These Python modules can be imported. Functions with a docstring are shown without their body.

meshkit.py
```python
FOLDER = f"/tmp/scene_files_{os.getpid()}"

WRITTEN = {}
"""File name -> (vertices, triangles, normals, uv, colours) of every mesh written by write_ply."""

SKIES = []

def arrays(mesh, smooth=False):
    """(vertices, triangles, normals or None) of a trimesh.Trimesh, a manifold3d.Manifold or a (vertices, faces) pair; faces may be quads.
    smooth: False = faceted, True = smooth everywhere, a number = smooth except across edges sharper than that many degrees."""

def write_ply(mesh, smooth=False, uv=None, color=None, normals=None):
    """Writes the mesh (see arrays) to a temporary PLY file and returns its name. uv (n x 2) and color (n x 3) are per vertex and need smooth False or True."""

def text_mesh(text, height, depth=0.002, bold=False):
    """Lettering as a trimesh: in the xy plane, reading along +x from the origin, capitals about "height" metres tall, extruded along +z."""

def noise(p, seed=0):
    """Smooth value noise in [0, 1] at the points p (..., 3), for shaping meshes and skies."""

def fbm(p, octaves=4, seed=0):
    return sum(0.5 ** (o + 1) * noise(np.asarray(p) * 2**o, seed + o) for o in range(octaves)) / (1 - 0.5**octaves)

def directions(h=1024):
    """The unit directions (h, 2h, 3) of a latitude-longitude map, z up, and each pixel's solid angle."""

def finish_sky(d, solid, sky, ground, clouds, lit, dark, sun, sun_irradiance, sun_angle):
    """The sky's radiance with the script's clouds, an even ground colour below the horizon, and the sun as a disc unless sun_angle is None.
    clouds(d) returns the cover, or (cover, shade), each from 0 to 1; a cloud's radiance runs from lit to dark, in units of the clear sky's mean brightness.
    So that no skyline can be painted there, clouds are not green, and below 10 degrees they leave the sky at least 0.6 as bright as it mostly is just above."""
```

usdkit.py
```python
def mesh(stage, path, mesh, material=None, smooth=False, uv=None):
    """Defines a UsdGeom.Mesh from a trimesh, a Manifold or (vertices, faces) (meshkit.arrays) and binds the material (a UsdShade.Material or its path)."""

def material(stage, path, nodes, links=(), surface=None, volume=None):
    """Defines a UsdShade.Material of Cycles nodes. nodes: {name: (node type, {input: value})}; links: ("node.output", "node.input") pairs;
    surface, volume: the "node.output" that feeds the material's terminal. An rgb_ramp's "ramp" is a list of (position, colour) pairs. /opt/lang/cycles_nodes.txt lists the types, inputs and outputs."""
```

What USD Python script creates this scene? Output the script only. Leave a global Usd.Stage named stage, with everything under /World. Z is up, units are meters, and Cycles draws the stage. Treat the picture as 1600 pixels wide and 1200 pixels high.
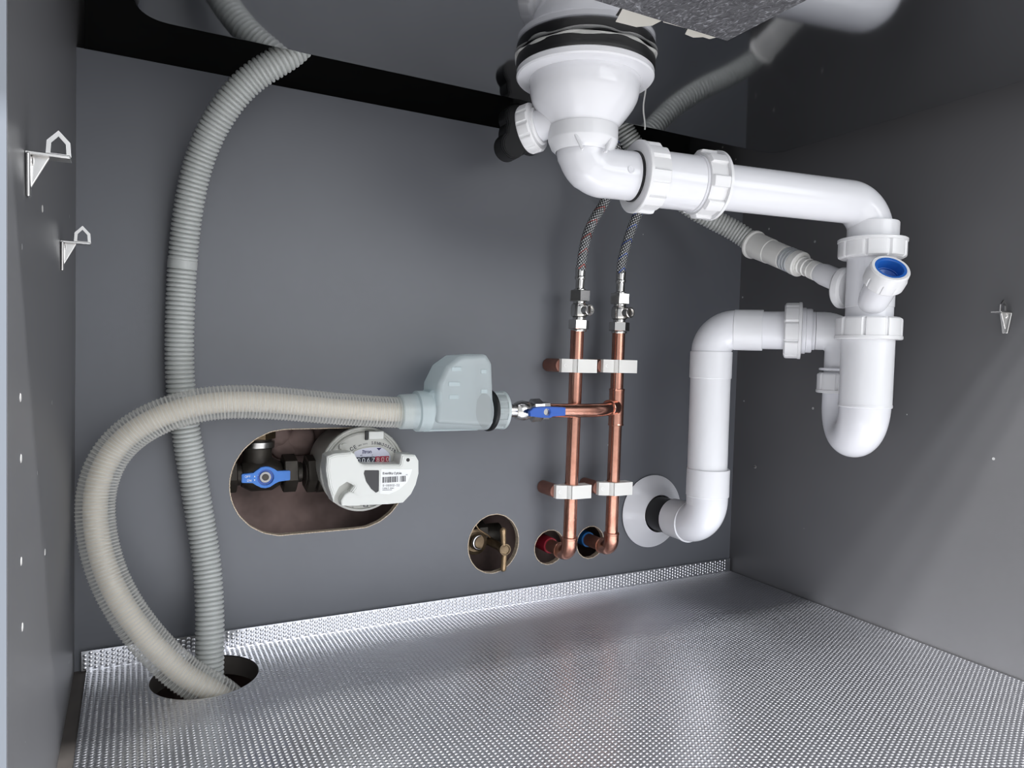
import math, random
import numpy as np
import trimesh
import manifold3d as m3
import shapely
from shapely.geometry import Polygon, Point, box as sbox
from shapely import affinity
from scipy.interpolate import CubicSpline
import usdkit, meshkit
from pxr import Usd, UsdGeom, UsdLux, UsdShade, Gf, Sdf

random.seed(7)
rng = np.random.default_rng(7)
PI = math.pi
stage = Usd.Stage.CreateInMemory()
UsdGeom.SetStageUpAxis(stage, "Z")
UsdGeom.SetStageMetersPerUnit(stage, 1.0)
UsdGeom.Xform.Define(stage, "/World")
UsdGeom.Scope.Define(stage, "/World/Looks")

# ------------------------------------------------------------------ camera, lights, exposure
EXPOSURE = 0.0
cam = UsdGeom.Camera.Define(stage, "/World/camera")
cam.CreateHorizontalApertureAttr(36.0)
cam.CreateVerticalApertureAttr(27.0)
cam.CreateFocalLengthAttr(36.0 * 1124.3 / 1600)
cam.CreateClippingRangeAttr((0.02, 100.0))
cam.CreateExposureAttr(EXPOSURE)
YAW, PITCH, ROLL = math.radians(27.84), math.radians(2.2245), math.radians(-1.566)
_f = np.array([math.sin(YAW) * math.cos(PITCH), math.cos(YAW) * math.cos(PITCH), -math.sin(PITCH)])
_r = np.array([math.cos(YAW), -math.sin(YAW), 0.0])
_d = np.cross(_f, _r)
_r2, _d2 = _r * math.cos(ROLL) + _d * math.sin(ROLL), -_r * math.sin(ROLL) + _d * math.cos(ROLL)
_m = Gf.Matrix4d(1.0)
for _i, _v in enumerate((_r2, -_d2, -_f, (0.0432, -0.7171, 0.2830))):
    _m.SetRow(_i, Gf.Vec4d(*map(float, _v), 1.0 if _i == 3 else 0.0))
cam.AddTransformOp().Set(_m)

dome = UsdLux.DomeLight.Define(stage, "/World/room_ambient_light")
dome.CreateColorAttr(Gf.Vec3f(0.93, 0.96, 1.0))
dome.CreateIntensityAttr(0.27)


def area_light(name, loc, target, w, h, power, color):
    l = UsdLux.RectLight.Define(stage, "/World/" + name)
    l.CreateWidthAttr(w)
    l.CreateHeightAttr(h)
    l.CreateIntensityAttr(power)
    l.CreateColorAttr(Gf.Vec3f(*color))
    z = np.array(loc, float) - np.array(target, float)
    z /= np.linalg.norm(z)
    x = np.cross([0, 0, 1.0], z)
    x /= np.linalg.norm(x)
    y = np.cross(z, x)
    m = Gf.Matrix4d(1.0)
    for i, v in enumerate((x, y, z, loc)):
        m.SetRow(i, Gf.Vec4d(*map(float, v), 1.0 if i == 3 else 0.0))
    l.AddTransformOp().Set(m)
    return l


area_light("right_fill_light", (1.0, -2.5, 1.0), (0.3, -0.1, 0.25), 1.7, 1.5, 3.2, (0.95, 0.98, 1.0))  # fill light added from the right front to brighten the left and back
area_light("ceiling_downlight", (-0.55, -1.29, 2.35), (0.4, -0.35, 0.1), 0.08, 0.08, 2800.0, (1.0, 0.99, 0.97))
area_light("ceiling_downlight_001", (0.50, -1.63, 2.35), (0.4, -0.35, 0.1), 0.08, 0.08, 6800.0, (0.98, 0.99, 1.0))
area_light("ceiling_downlight_002", (-1.25, -1.45, 2.35), (0.4, -0.35, 0.1), 0.08, 0.08, 1900.0, (1.0, 0.99, 0.97))


# ------------------------------------------------------------------ materials
def look(name, nodes, links, surface="p.BSDF"):
    return usdkit.material(stage, "/World/Looks/" + name, nodes, links, surface=surface)


def plain(name, color, rough=0.5, metallic=0.0, bump=0.0, scale=200.0, vary=0.0, **kw):
    nodes = {"p": ("principled_bsdf", {"base_color": color, "roughness": rough, "metallic": metallic, **kw})}
    links = []
    if bump or vary:
        nodes["tc"] = ("texture_coordinate", {})
        nodes["n"] = ("noise_texture", {"scale": scale, "detail": 3.0})
        links.append(("tc.object", "n.vector"))
    if bump:
        nodes["b"] = ("bump", {"strength": bump, "distance": 0.001})
        links += [("n.fac", "b.height"), ("b.normal", "p.normal")]
    if vary:
        c = np.array(color)
        nodes["r"] = ("rgb_ramp", {"ramp": [(0.3, tuple(c * (1 - vary))), (0.7, tuple(np.minimum(c * (1 + vary), 1)))]})
        links += [("n.fac", "r.fac"), ("r.color", "p.base_color")]
    return look(name, nodes, links)


def laminate(name, color, rough, speck_scale=14.0, speck=0.022):
    """dark furniture laminate with a faint mottling, soft scuffs and a few pale specks of sawdust"""
    c = np.array(color)
    return look(name, {
        "tc": ("texture_coordinate", {}),
        "n": ("noise_texture", {"scale": 7.0, "detail": 4.0}),
        "r": ("rgb_ramp", {"ramp": [(0.3, tuple(c * 0.95)), (0.7, tuple(c * 1.05))]}),
        "v": ("voronoi_texture", {"scale": speck_scale, "feature": "f1"}),
        "lt": ("math", {"math_type": "less_than", "value2": speck}),
        "mx": ("mix", {"color2": (0.42, 0.42, 0.42)}),
        "n2": ("noise_texture", {"scale": 900.0, "detail": 2.0}),
        "b": ("bump", {"strength": 0.06, "distance": 0.0005}),
        "p": ("principled_bsdf", {"roughness": rough}),
    }, [("tc.object", "n.vector"), ("tc.object", "v.vector"), ("tc.object", "n2.vector"), ("n.fac", "r.fac"), ("v.distance", "lt.value1"),
        ("lt.value", "mx.fac"), ("r.color", "mx.color1"), ("mx.color", "p.base_color"), ("n2.fac", "b.height"), ("b.normal", "p.normal")])


M = {}
M["laminate"] = laminate("grey_laminate", (0.119, 0.125, 0.141), 0.42, 19.0, 0.026)
M["laminate_side"] = laminate("grey_side_laminate", (0.112, 0.112, 0.118), 0.42, 27.0, 0.042)
M["edge_band"] = plain("edge_band", (0.135, 0.15, 0.175), 0.4)
M["chipboard"] = plain("chipboard", (0.52, 0.43, 0.33), 0.9, vary=0.35, scale=700.0, bump=0.4)
M["base_board"] = plain("base_board", (0.075, 0.066, 0.06), 0.6, vary=0.2, scale=30.0)
M["masonry"] = plain("masonry", (0.33, 0.235, 0.215), 0.9, vary=0.4, scale=28.0, bump=0.8)
M["dark_plaster"] = plain("dark_plaster", (0.10, 0.08, 0.07), 0.95, vary=0.3, scale=60.0, bump=0.8)
M["worktop"] = plain("worktop", (0.16, 0.16, 0.165), 0.5)
M["floor_tile"] = plain("floor_tile", (0.42, 0.41, 0.40), 0.4, vary=0.06, scale=5.0)
M["steel_sink"] = plain("sink_steel", (0.50, 0.505, 0.52), 0.07, 1.0, bump=0.012, scale=22.0)
M["aluminium"] = plain("embossed_aluminium", (0.80, 0.805, 0.84), 0.28, 1.0)
M["pvc"] = plain("white_pvc", (0.735, 0.738, 0.775), 0.13)
M["pvc_satin"] = plain("white_satin_plastic", (0.74, 0.743, 0.77), 0.26)
M["pp_nut"] = plain("white_nut_plastic", (0.735, 0.735, 0.75), 0.28)
M["clip_white"] = plain("clip_plastic", (0.75, 0.74, 0.71), 0.4)
M["adapter"] = plain("hose_adapter_plastic", (0.80, 0.795, 0.77), 0.36)
M["rubber"] = plain("black_rubber", (0.006, 0.006, 0.007), 0.42)
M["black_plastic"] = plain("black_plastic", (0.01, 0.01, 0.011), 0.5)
M["sealant"] = look("clear_sealant", {"p": ("principled_bsdf", {"base_color": (0.8, 0.8, 0.78), "roughness": 0.06}), "t": ("transparent_bsdf", {}), "m": ("mix_closure", {"fac": 0.45})},
                    [("t.BSDF", "m.closure1"), ("p.BSDF", "m.closure2")], "m.closure")
M["copper"] = look("copper", {
    "tc": ("texture_coordinate", {}), "n": ("noise_texture", {"scale": 40.0, "detail": 4.0}),
    "r": ("rgb_ramp", {"ramp": [(0.3, (0.46, 0.215, 0.155)), (0.55, (0.62, 0.315, 0.235)), (0.8, (0.67, 0.38, 0.30))]}),
    "rr": ("rgb_ramp", {"ramp": [(0.3, (0.26,) * 3), (0.7, (0.15,) * 3)]}),
    "p": ("principled_bsdf", {"metallic": 1.0})},
    [("tc.object", "n.vector"), ("n.fac", "r.fac"), ("n.fac", "rr.fac"), ("r.color", "p.base_color"), ("rr.color", "p.roughness")])
M["dull_copper"] = plain("dull_copper", (0.27, 0.125, 0.095), 0.5, 0.6, vary=0.25, scale=60.0)
M["chrome"] = plain("nickel_plate", (0.62, 0.61, 0.59), 0.16, 1.0)
M["steel"] = plain("zinc_steel", (0.66, 0.65, 0.64), 0.25, 1.0)
M["zinc"] = plain("zinc_clamp", (0.72, 0.75, 0.78), 0.35, 0.45)
M["brass_dark"] = plain("tarnished_brass", (0.16, 0.115, 0.07), 0.45, 0.8, vary=0.3, scale=90.0)
M["brass"] = plain("dull_brass", (0.34, 0.24, 0.14), 0.4, 0.8, vary=0.2, scale=80.0)
M["iron_dark"] = plain("dark_fitting", (0.05, 0.043, 0.036), 0.5, 0.5, vary=0.3, scale=60.0)
M["red_tape"] = plain("red_sleeve", (0.33, 0.012, 0.03), 0.5)
M["blue_tape"] = plain("blue_sleeve", (0.008, 0.12, 0.36), 0.45)
M["blue_handle"] = plain("blue_lever_plastic", (0.02, 0.095, 0.42), 0.35)
M["blue_bright"] = plain("blue_painted_lever", (0.035, 0.19, 0.62), 0.35)
M["blue_plug"] = plain("blue_plug", (0.018, 0.12, 0.47), 0.3)
M["grey_hose"] = plain("grey_hose_plastic", (0.43, 0.445, 0.435), 0.33)
M["meter_grey"] = plain("meter_body_plastic", (0.46, 0.46, 0.43), 0.4)
M["meter_module"] = plain("module_plastic", (0.66, 0.67, 0.645), 0.36)
M["dark_window"] = plain("module_window", (0.03, 0.03, 0.033), 0.3)
M["paper"] = plain("label_paper", (0.78, 0.79, 0.80), 0.5)
M["ink"] = plain("ink", (0.06, 0.06, 0.07), 0.6)
M["ink_blue"] = plain("dark_blue_ink", (0.02, 0.02, 0.09), 0.6)
M["white_ink"] = plain("white_ink", (0.8, 0.82, 0.85), 0.5)
M["dial"] = plain("dial_face", (0.55, 0.56, 0.66), 0.4)
M["drum_black"] = plain("black_drum", (0.018, 0.018, 0.035), 0.35)
M["drum_red"] = plain("red_drum", (0.33, 0.012, 0.045), 0.35)
M["pin_hole"] = plain("pin_hole_edge", (0.48, 0.47, 0.46), 0.7)
M["tape_white"] = plain("pad_film", (0.55, 0.53, 0.48), 0.35)
M["pad"] = look("bitumen_pad", {
    "tc": ("texture_coordinate", {}), "mp": ("mapping", {"scale": (1.0, 0.55, 1.0), "rotation": (0, 0, 0.5)}),
    "n": ("noise_texture", {"scale": 190.0, "detail": 4.0, "distortion": 2.6}),
    "r": ("rgb_ramp", {"ramp": [(0.38, (0.05, 0.05, 0.057)), (0.58, (0.11, 0.11, 0.12)), (0.76, (0.40, 0.41, 0.44))]}),
    "b": ("bump", {"strength": 0.5, "distance": 0.001}), "p": ("principled_bsdf", {"roughness": 0.55})},
    [("tc.object", "mp.vector"), ("mp.vector", "n.vector"), ("n.fac", "r.fac"), ("r.color", "p.base_color"), ("n.fac", "b.height"), ("b.normal", "p.normal")])
def clear_mat(name, col, lo, hi, rough):
    return look(name, {
        "p": ("principled_bsdf", {"base_color": col, "roughness": rough}), "tl": ("translucent_bsdf", {"color": col}),
        "m1": ("mix_closure", {"fac": 0.45}), "t": ("transparent_bsdf", {"color": (0.97, 0.97, 0.965)}),
        "lw": ("layer_weight", {"blend": 0.4}), "mr": ("map_range", {"from_min": 0.0, "from_max": 1.0, "to_min": lo, "to_max": hi}), "m2": ("mix_closure", {})},
        [("p.BSDF", "m1.closure1"), ("tl.BSDF", "m1.closure2"), ("t.BSDF", "m2.closure1"), ("m1.closure", "m2.closure2"), ("lw.facing", "mr.value"), ("mr.result", "m2.fac")], "m2.closure")


M["clear_hose"] = clear_mat("clear_pvc_hose", (0.90, 0.91, 0.90), 0.07, 0.45, 0.06)
M["bore_highlight"] = clear_mat("bore_highlight", (0.97, 0.91, 0.81), 0.9, 0.0, 0.3)  # beige highlight along the hose centre, painted into colour and opacity
M["hose_rib"] = clear_mat("hose_rib", (0.93, 0.93, 0.91), 0.22, 0.5, 0.1)
M["frosted"] = look("frosted_plastic", {
    "p": ("principled_bsdf", {"base_color": (0.80, 0.86, 0.87), "roughness": 0.2}),
    "tl": ("translucent_bsdf", {"color": (0.84, 0.90, 0.91)}),
    "m1": ("mix_closure", {"fac": 0.4}), "t": ("transparent_bsdf", {"color": (0.86, 0.91, 0.92)}), "m2": ("mix_closure", {"fac": 0.55})},
    [("p.BSDF", "m1.closure1"), ("tl.BSDF", "m1.closure2"), ("t.BSDF", "m2.closure1"), ("m1.closure", "m2.closure2")], "m2.closure")


def braid(name, thread):
    """woven stainless wire with a coloured tracer thread; uv: u around, v along"""
    return look(name, {
        "uv": ("uvmap", {"attribute": "st"}),
        "m1": ("mapping", {"rotation": (0, 0, PI / 4)}),
        "m2": ("mapping", {"rotation": (0, 0, -PI / 4)}),
        "w1": ("wave_texture", {"scale": 0.5, "bands_direction": "x"}),
        "w2": ("wave_texture", {"scale": 0.5, "bands_direction": "x"}),
        "mx": ("math", {"math_type": "multiply"}),
        "w3": ("wave_texture", {"scale": 0.11, "bands_direction": "x"}),
        "th": ("math", {"math_type": "greater_than", "value2": 0.985}),
        "r": ("rgb_ramp", {"ramp": [(0.0, (0.02, 0.02, 0.022)), (0.4, (0.56, 0.57, 0.58))]}),
        "c": ("mix", {"color2": thread}),
        "b": ("bump", {"strength": 0.9, "distance": 0.001}),
        "p": ("principled_bsdf", {"metallic": 0.25, "roughness": 0.25})},
        [("uv.UV", "m1.vector"), ("uv.UV", "m2.vector"), ("m1.vector", "w1.vector"), ("m2.vector", "w2.vector"), ("m2.vector", "w3.vector"),
         ("w1.fac", "mx.value1"), ("w2.fac", "mx.value2"), ("mx.value", "r.fac"), ("w3.fac", "th.value1"), ("th.value", "c.fac"),
         ("r.color", "c.color1"), ("c.color", "p.base_color"), ("mx.value", "b.height"), ("b.normal", "p.normal")])


M["braid_red"] = braid("steel_braid_red", (0.35, 0.06, 0.05))
M["braid_blue"] = braid("steel_braid_blue", (0.05, 0.10, 0.38))

# ------------------------------------------------------------------ scene helpers
used = {}


def numbered(parent, name):
    k = (parent, name)
    n = used.get(k, 0)
    used[k] = n + 1
    return name if n == 0 else f"{name}_{n:03d}"


def path_of(parent):
    return "/World" if parent is None else str(parent.GetPath())


def obj(name, mesh, mat, parent=None, smooth=32, uv=None, label=None, kind=None):
    """ONE Mesh prim; parent is a prim (coordinates are then local to it) or None for top level"""
    pp = path_of(parent)
    m = usdkit.mesh(stage, f"{pp}/{numbered(pp, name)}", mesh, M[mat], smooth=smooth, uv=uv)
    p = m.GetPrim()
    if label:
        p.SetCustomDataByKey("label", label)
    if kind:
        p.SetCustomDataByKey("kind", kind)
    return p


def thing(name, label, cat, loc=(0, 0, 0), group=None):
    x = UsdGeom.Xform.Define(stage, "/World/" + numbered("/World", name))
    x.AddTranslateOp().Set(Gf.Vec3d(*map(float, loc)))
    tag(x.GetPrim(), label, cat, group)
    return x.GetPrim()


def tag(p, label=None, cat=None, group=None, kind=None):
    for k, v in (("label", label), ("category", cat), ("group", group), ("kind", kind)):
        if v:
            p.SetCustomDataByKey(k, v)
    return p


def struct(name, mesh, mat, label=None, smooth=False):
    p = obj(name, mesh, mat, None, smooth)
    return tag(p, label, None, None, "structure")


def copy_of(src, name, label, loc, rotz=0.0, scale=None):
    d = src.GetCustomData()
    x = UsdGeom.Xform.Define(stage, "/World/" + numbered("/World", name))
    x.GetPrim().GetReferences().AddInternalReference(src.GetPath())
    x.ClearXformOpOrder()
    x.AddTranslateOp().Set(Gf.Vec3d(*map(float, loc)))
    if rotz:
        x.AddRotateZOp().Set(rotz)
    x.GetPrim().SetInstanceable(True)
    tag(x.GetPrim(), label, d.get("category"), d.get("group"))
    return x.GetPrim()


# ------------------------------------------------------------------ mesh helpers
def V(*a):
    return np.array(a, float)


def unit(v):
    v = np.asarray(v, float)
    return v / np.linalg.norm(v)


def cat(*ms):
    return trimesh.util.concatenate([m for m in ms])


def frame(a):
    a = unit(a)
    u = unit(np.cross(a, (0, 0, 1.0) if abs(a[2]) < 0.9 else (1.0, 0, 0)))
    return u, np.cross(a, u), a


def grid_faces(nr, n):
    i, j = np.meshgrid(np.arange(nr - 1), np.arange(n), indexing="ij")
    q = np.stack([i * n + j, i * n + (j + 1) % n, (i + 1) * n + (j + 1) % n, (i + 1) * n + j], -1).reshape(-1, 4)
    return np.vstack([q[:, [0, 1, 2]], q[:, [0, 2, 3]]])


def fix(m):
    if m.is_watertight and m.volume < 0:
        m.invert()
    return m


def lathe(profile, o=(0, 0, 0), a=(0, 0, 1), n=56, mod=None, phase=0.0):
    """profile: (radius, height along a) pairs; mod(theta, r, h) scales the radius"""
    u, v, w = frame(a)
    th = np.arange(n) * 2 * PI / n + phase
    rings = []
    for r, h in profile:
        rr = max(r, 1e-6) * (mod(th, r, h) if mod else np.ones(n))
        rings.append(np.asarray(o) + rr[:, None] * (np.cos(th)[:, None] * u + np.sin(th)[:, None] * v) + h * w)
    verts, faces = np.vstack(rings), grid_faces(len(profile), n)
    m = trimesh.Trimesh(verts, faces, process=False)
    m.merge_vertices(digits_vertex=7)
    m.update_faces(m.nondegenerate_faces())
    return fix(m)


def tube_between(p, q, r, n=40, chamfer=0.0005, r2=None):
    p, q = V(*p), V(*q)
    L = np.linalg.norm(q - p)
    r2 = r if r2 is None else r2
    return lathe([(0, 0), (r - chamfer, 0), (r, chamfer), (r2, L - chamfer), (r2 - chamfer, L), (0, L)], p, q - p, n)


def spline(pts, step):
    pts = np.asarray(pts, float)
    t = np.concatenate([[0], np.cumsum(np.linalg.norm(np.diff(pts, axis=0), axis=1))])
    cs = CubicSpline(t, pts)
    fine = cs(np.linspace(0, t[-1], 2000))
    s = np.concatenate([[0], np.cumsum(np.linalg.norm(np.diff(fine, axis=0), axis=1))])
    k = max(2, int(round(s[-1] / step)) + 1)
    at = np.linspace(0, s[-1], k)
    return np.stack([np.interp(at, s, fine[:, i]) for i in range(3)], 1), at


def sweep(pts, radii, n=28, caps=True):
    p = np.asarray(pts, float)
    radii = np.broadcast_to(radii, (len(p),))
    t = np.gradient(p, axis=0)
    t /= np.linalg.norm(t, axis=1, keepdims=True)
    u = frame(t[0])[0]
    rings, th = [], np.arange(n) * 2 * PI / n
    for k in range(len(p)):
        u = unit(u - t[k] * (u @ t[k]))
        v = np.cross(t[k], u)
        rings.append(p[k] + radii[k] * (np.cos(th)[:, None] * u + np.sin(th)[:, None] * v))
    verts, faces = np.vstack(rings), grid_faces(len(p), n)
    if caps:
        c0, c1, e = len(verts), len(verts) + 1, (len(p) - 1) * n
        verts = np.vstack([verts, p[0], p[-1]])
        j = np.arange(n)
        faces = np.vstack([faces, np.stack([np.full(n, c0), (j + 1) % n, j], 1), np.stack([np.full(n, c1), e + j, e + (j + 1) % n], 1)])
    return fix(trimesh.Trimesh(verts, faces, process=False))


def corrugated(pts, r, amp, pitch, per=5, n=30, plain_at=()):
    path, at = spline(pts, pitch / per)
    shape = {5: [0.0, 0.75, 1.0, 1.0, 0.75], 4: [0.0, 0.7, 1.0, 0.7]}[per]
    k = np.arange(len(at)) % per
    rad = r - amp + amp * np.array(shape)[k]
    for lo, hi in plain_at:
        rad[(at >= lo) & (at <= hi)] = r
    return sweep(path, rad, n)


def arc_pts(c, u, v, r, a0, a1, k=14):
    t = np.linspace(a0, a1, k)
    return np.asarray(c) + r * (np.cos(t)[:, None] * np.asarray(u) + np.sin(t)[:, None] * np.asarray(v))


def elbow(p, q_dir_in, q_dir_out, r_bend, k=14):
    """arc from p, travelling along q_dir_in, turning to q_dir_out (both unit)"""
    a, b = unit(q_dir_in), unit(q_dir_out)
    ang = math.acos(np.clip(a @ b, -1, 1))
    nrm = unit(b - a * (a @ b))
    c = np.asarray(p, float) + nrm * r_bend
    t = np.linspace(0, ang, k)
    return c + r_bend * (-np.cos(t)[:, None] * nrm + np.sin(t)[:, None] * a)


def bx(lo, hi, ch=0.0):
    lo, hi = V(*lo), V(*hi)
    if not ch:
        m = trimesh.creation.box(hi - lo)
        m.apply_translation((lo + hi) / 2)
        return m
    pts = []
    for sx in (0, 1):
        for sy in (0, 1):
            for sz in (0, 1):
                s = np.array([sx, sy, sz])
                c = np.where(s == 0, lo, hi)
                for k in range(3):
                    d = np.full(3, ch)
                    d[k] = 0
                    pts.append(c + np.where(s == 0, d, -d))
    return trimesh.convex.convex_hull(np.array(pts))


def extr(poly, y0, y1, ch=0.0):
    """polygon in (X, Z) extruded from y0 (back) to y1 (front, smaller y); ch chamfers the front edge"""
    if not isinstance(poly, shapely.geometry.base.BaseGeometry):
        poly = Polygon(poly)
    parts = []
    for g in getattr(poly, "geoms", [poly]):
        m = trimesh.creation.extrude_polygon(g, abs(y0 - y1) - ch, engine="earcut")
        m.vertices = np.stack([m.vertices[:, 0], y0 - m.vertices[:, 2], m.vertices[:, 1]], 1)
        parts.append(fix(m))
        if ch:
            g2 = g.buffer(-ch)
            steps = 3
            for s in range(steps):
                gi = g.buffer(-ch * (1 - math.cos((s + 1) / steps * PI / 2)))
                yy = y1 + ch - ch * math.sin(s / steps * PI / 2)
                ye = y1 + ch - ch * math.sin((s + 1) / steps * PI / 2)
                m = trimesh.creation.extrude_polygon(gi, yy - ye, engine="earcut")
                m.vertices = np.stack([m.vertices[:, 0], yy - m.vertices[:, 2], m.vertices[:, 1]], 1)
                parts.append(fix(m))
    return cat(*parts)


def round_poly(pts, r):
    return Polygon(pts).buffer(-r).buffer(2 * r).buffer(-r)


def hull_spheres(items, seg=24):
    return m3.Manifold.batch_hull([m3.Manifold.sphere(r, seg).translate(tuple(map(float, p))) for p, r in items])


def to_tm(m):
    k = m.to_mesh()
    return trimesh.Trimesh(np.array(k.vert_properties[:, :3]), np.array(k.tri_verts), process=False)


def text_at(text, height, x, y, z, depth=0.0003, rot=0.0, bold=False, squeeze=1.0):
    """lettering that faces -y, its baseline starting at (x, z)"""
    m = meshkit.text_mesh(text, height, depth, bold)
    v = m.vertices.copy()
    v[:, 0] *= squeeze
    c, s = math.cos(rot), math.sin(rot)
    X, Zz = v[:, 0] * c - v[:, 1] * s, v[:, 0] * s + v[:, 1] * c
    m.vertices = np.stack([x + X, y - v[:, 2], z + Zz], 1)
    return m


def lugs(n, depth, duty=0.5, rmin=0.0, phase=0.0):
    """radius factor of a nut with n raised grip lugs"""
    def f(th, r, h):
        if r < rmin:
            return np.ones_like(th)
        ph = ((th + phase) * n / (2 * PI)) % 1.0
        e = 0.05
        up = np.clip((ph - 0) / e, 0, 1) * np.clip((duty - ph) / e, 0, 1)
        return 1 - depth * (1 - up)
    return f


def hexnut(o, a, af, h, phase=0.0, bore=0.0):
    R = af / math.sqrt(3)
    c = R * 0.09
    body = lathe([(max(bore, 0), 0), (R - c, 0), (R, c * 0.6), (R, h - c * 0.6), (R - c, h), (max(bore, 0), h)] + ([(bore, 0)] if bore else []), o, a, 6, phase=phase)
    return body


# ------------------------------------------------------------------ the cabinet shell
W = 0.764
PANEL_TOP = 0.532
oval = Polygon([(0.1765, 0.102), (0.2475, 0.102), (0.2475, 0.2062), (0.1765, 0.2062)]).union(Point(0.1765, 0.1541).buffer(0.0521, 48)).union(Point(0.2475, 0.1541).buffer(0.0521, 48))
round_hole = affinity.scale(Point(0.4042, 0.0714).buffer(0.0330, 40), 0.97, 1.02)
hot_hole = Point(0.4775, 0.0600).buffer(0.0205, 36)
cold_hole = Point(0.5350, 0.0602).buffer(0.0198, 36)
drain_hole = Point(0.6265, 0.0925).buffer(0.030, 36)
holes = [oval, round_hole, hot_hole, cold_hole, drain_hole]
panel = sbox(0, -0.004, W, PANEL_TOP)
for h in holes:
    panel = panel.difference(h)
wb = struct("wall_back", extr(panel, 0.0065, 0.0), "laminate", "grey laminate cabinet back panel with cut-out service holes")
for h in holes:
    rough = Polygon([(x + 0.00016 * math.sin(9 * i), y + 0.00016 * math.cos(7 * i)) for i, (x, y) in enumerate(list(h.exterior.coords)[:-1])])
    ring = rough.buffer(0.0002).difference(rough.buffer(-0.0007))
    obj("cutout_edge", extr(ring, 0.0065, -0.00035), "chipboard", wb, smooth=False, label="raw pale sawn edge of a cut-out")
wl = struct("wall_left", bx((-0.018, -0.3763, -0.15), (0.0, 0.11, 0.72)), "laminate_side", "grey laminate left side panel of the cabinet")
obj("edge_band", bx((-0.018, -0.3775, -0.15), (-0.0002, -0.3763, 0.72)), "edge_band", wl, smooth=False, label="pale front edge of the panel")
for y, z in ((-0.340, 0.259), (-0.338, 0.232), (-0.337, 0.186), (-0.333, 0.155), (-0.239, 0.165), (-0.255, 0.355)):
    obj("pin_hole", lathe([(0.0, 0.0003), (0.0016, 0.0003), (0.0024, -0.0002), (0.0, -0.0002)], (0, y, z), (1, 0, 0), 14), "pin_hole", wl, smooth=False, label="pale worn rim of a shelf pin hole")
wr = struct("wall_right", bx((W, -0.46, -0.15), (W + 0.018, 0.11, 0.72)), "laminate_side", "dark grey laminate right side panel of the cabinet")
floor_hole = Point(0.1005, -0.0565).buffer(0.0435, 48)
fl = sbox(0.0, -0.46, W, 0.0).difference(floor_hole)


def extr_z(poly, z0, z1):
    m = cat(*[trimesh.creation.extrude_polygon(g, z1 - z0, engine="earcut") for g in getattr(poly, "geoms", [poly])])
    m.apply_translation((0, 0, z0))
    return m


struct("floor", extr_z(fl, -0.018, -0.0012), "base_board", "dark cabinet base board under the aluminium mat")
struct("wall_rear", bx((-0.018, 0.085, -0.15), (W + 0.018, 0.14, 0.30)), "masonry", "brown masonry wall behind the cut-outs of the back panel")
struct("wall_void_shade", bx((-0.018, 0.11, 0.30), (W + 0.018, 0.14, 0.72)), "black_plastic", "black sheet standing in for the shade of the void behind the sink")  # shade of the upper void painted as a black surface
struct("ceiling", bx((-0.30, -0.485, 0.72), (1.10, 0.14, 0.76)), "worktop", "underside of the grey worktop above the cabinet")
struct("added_trim_1", bx((-0.018, -0.42, -0.15), (W + 0.018, -0.405, -0.018)), "laminate_side", "unseen plinth board added to keep light from under the cabinet")  # unseen board, added so no light enters below the floor hole
struct("added_trim_2", bx((0.0, -0.478, 0.532), (W + 0.018, -0.4715, 0.72)), "laminate_side", "unseen front rail added above the opening to block light past the sink")  # unseen rail, added to stop lamp light leaking past the sink corner
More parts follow.
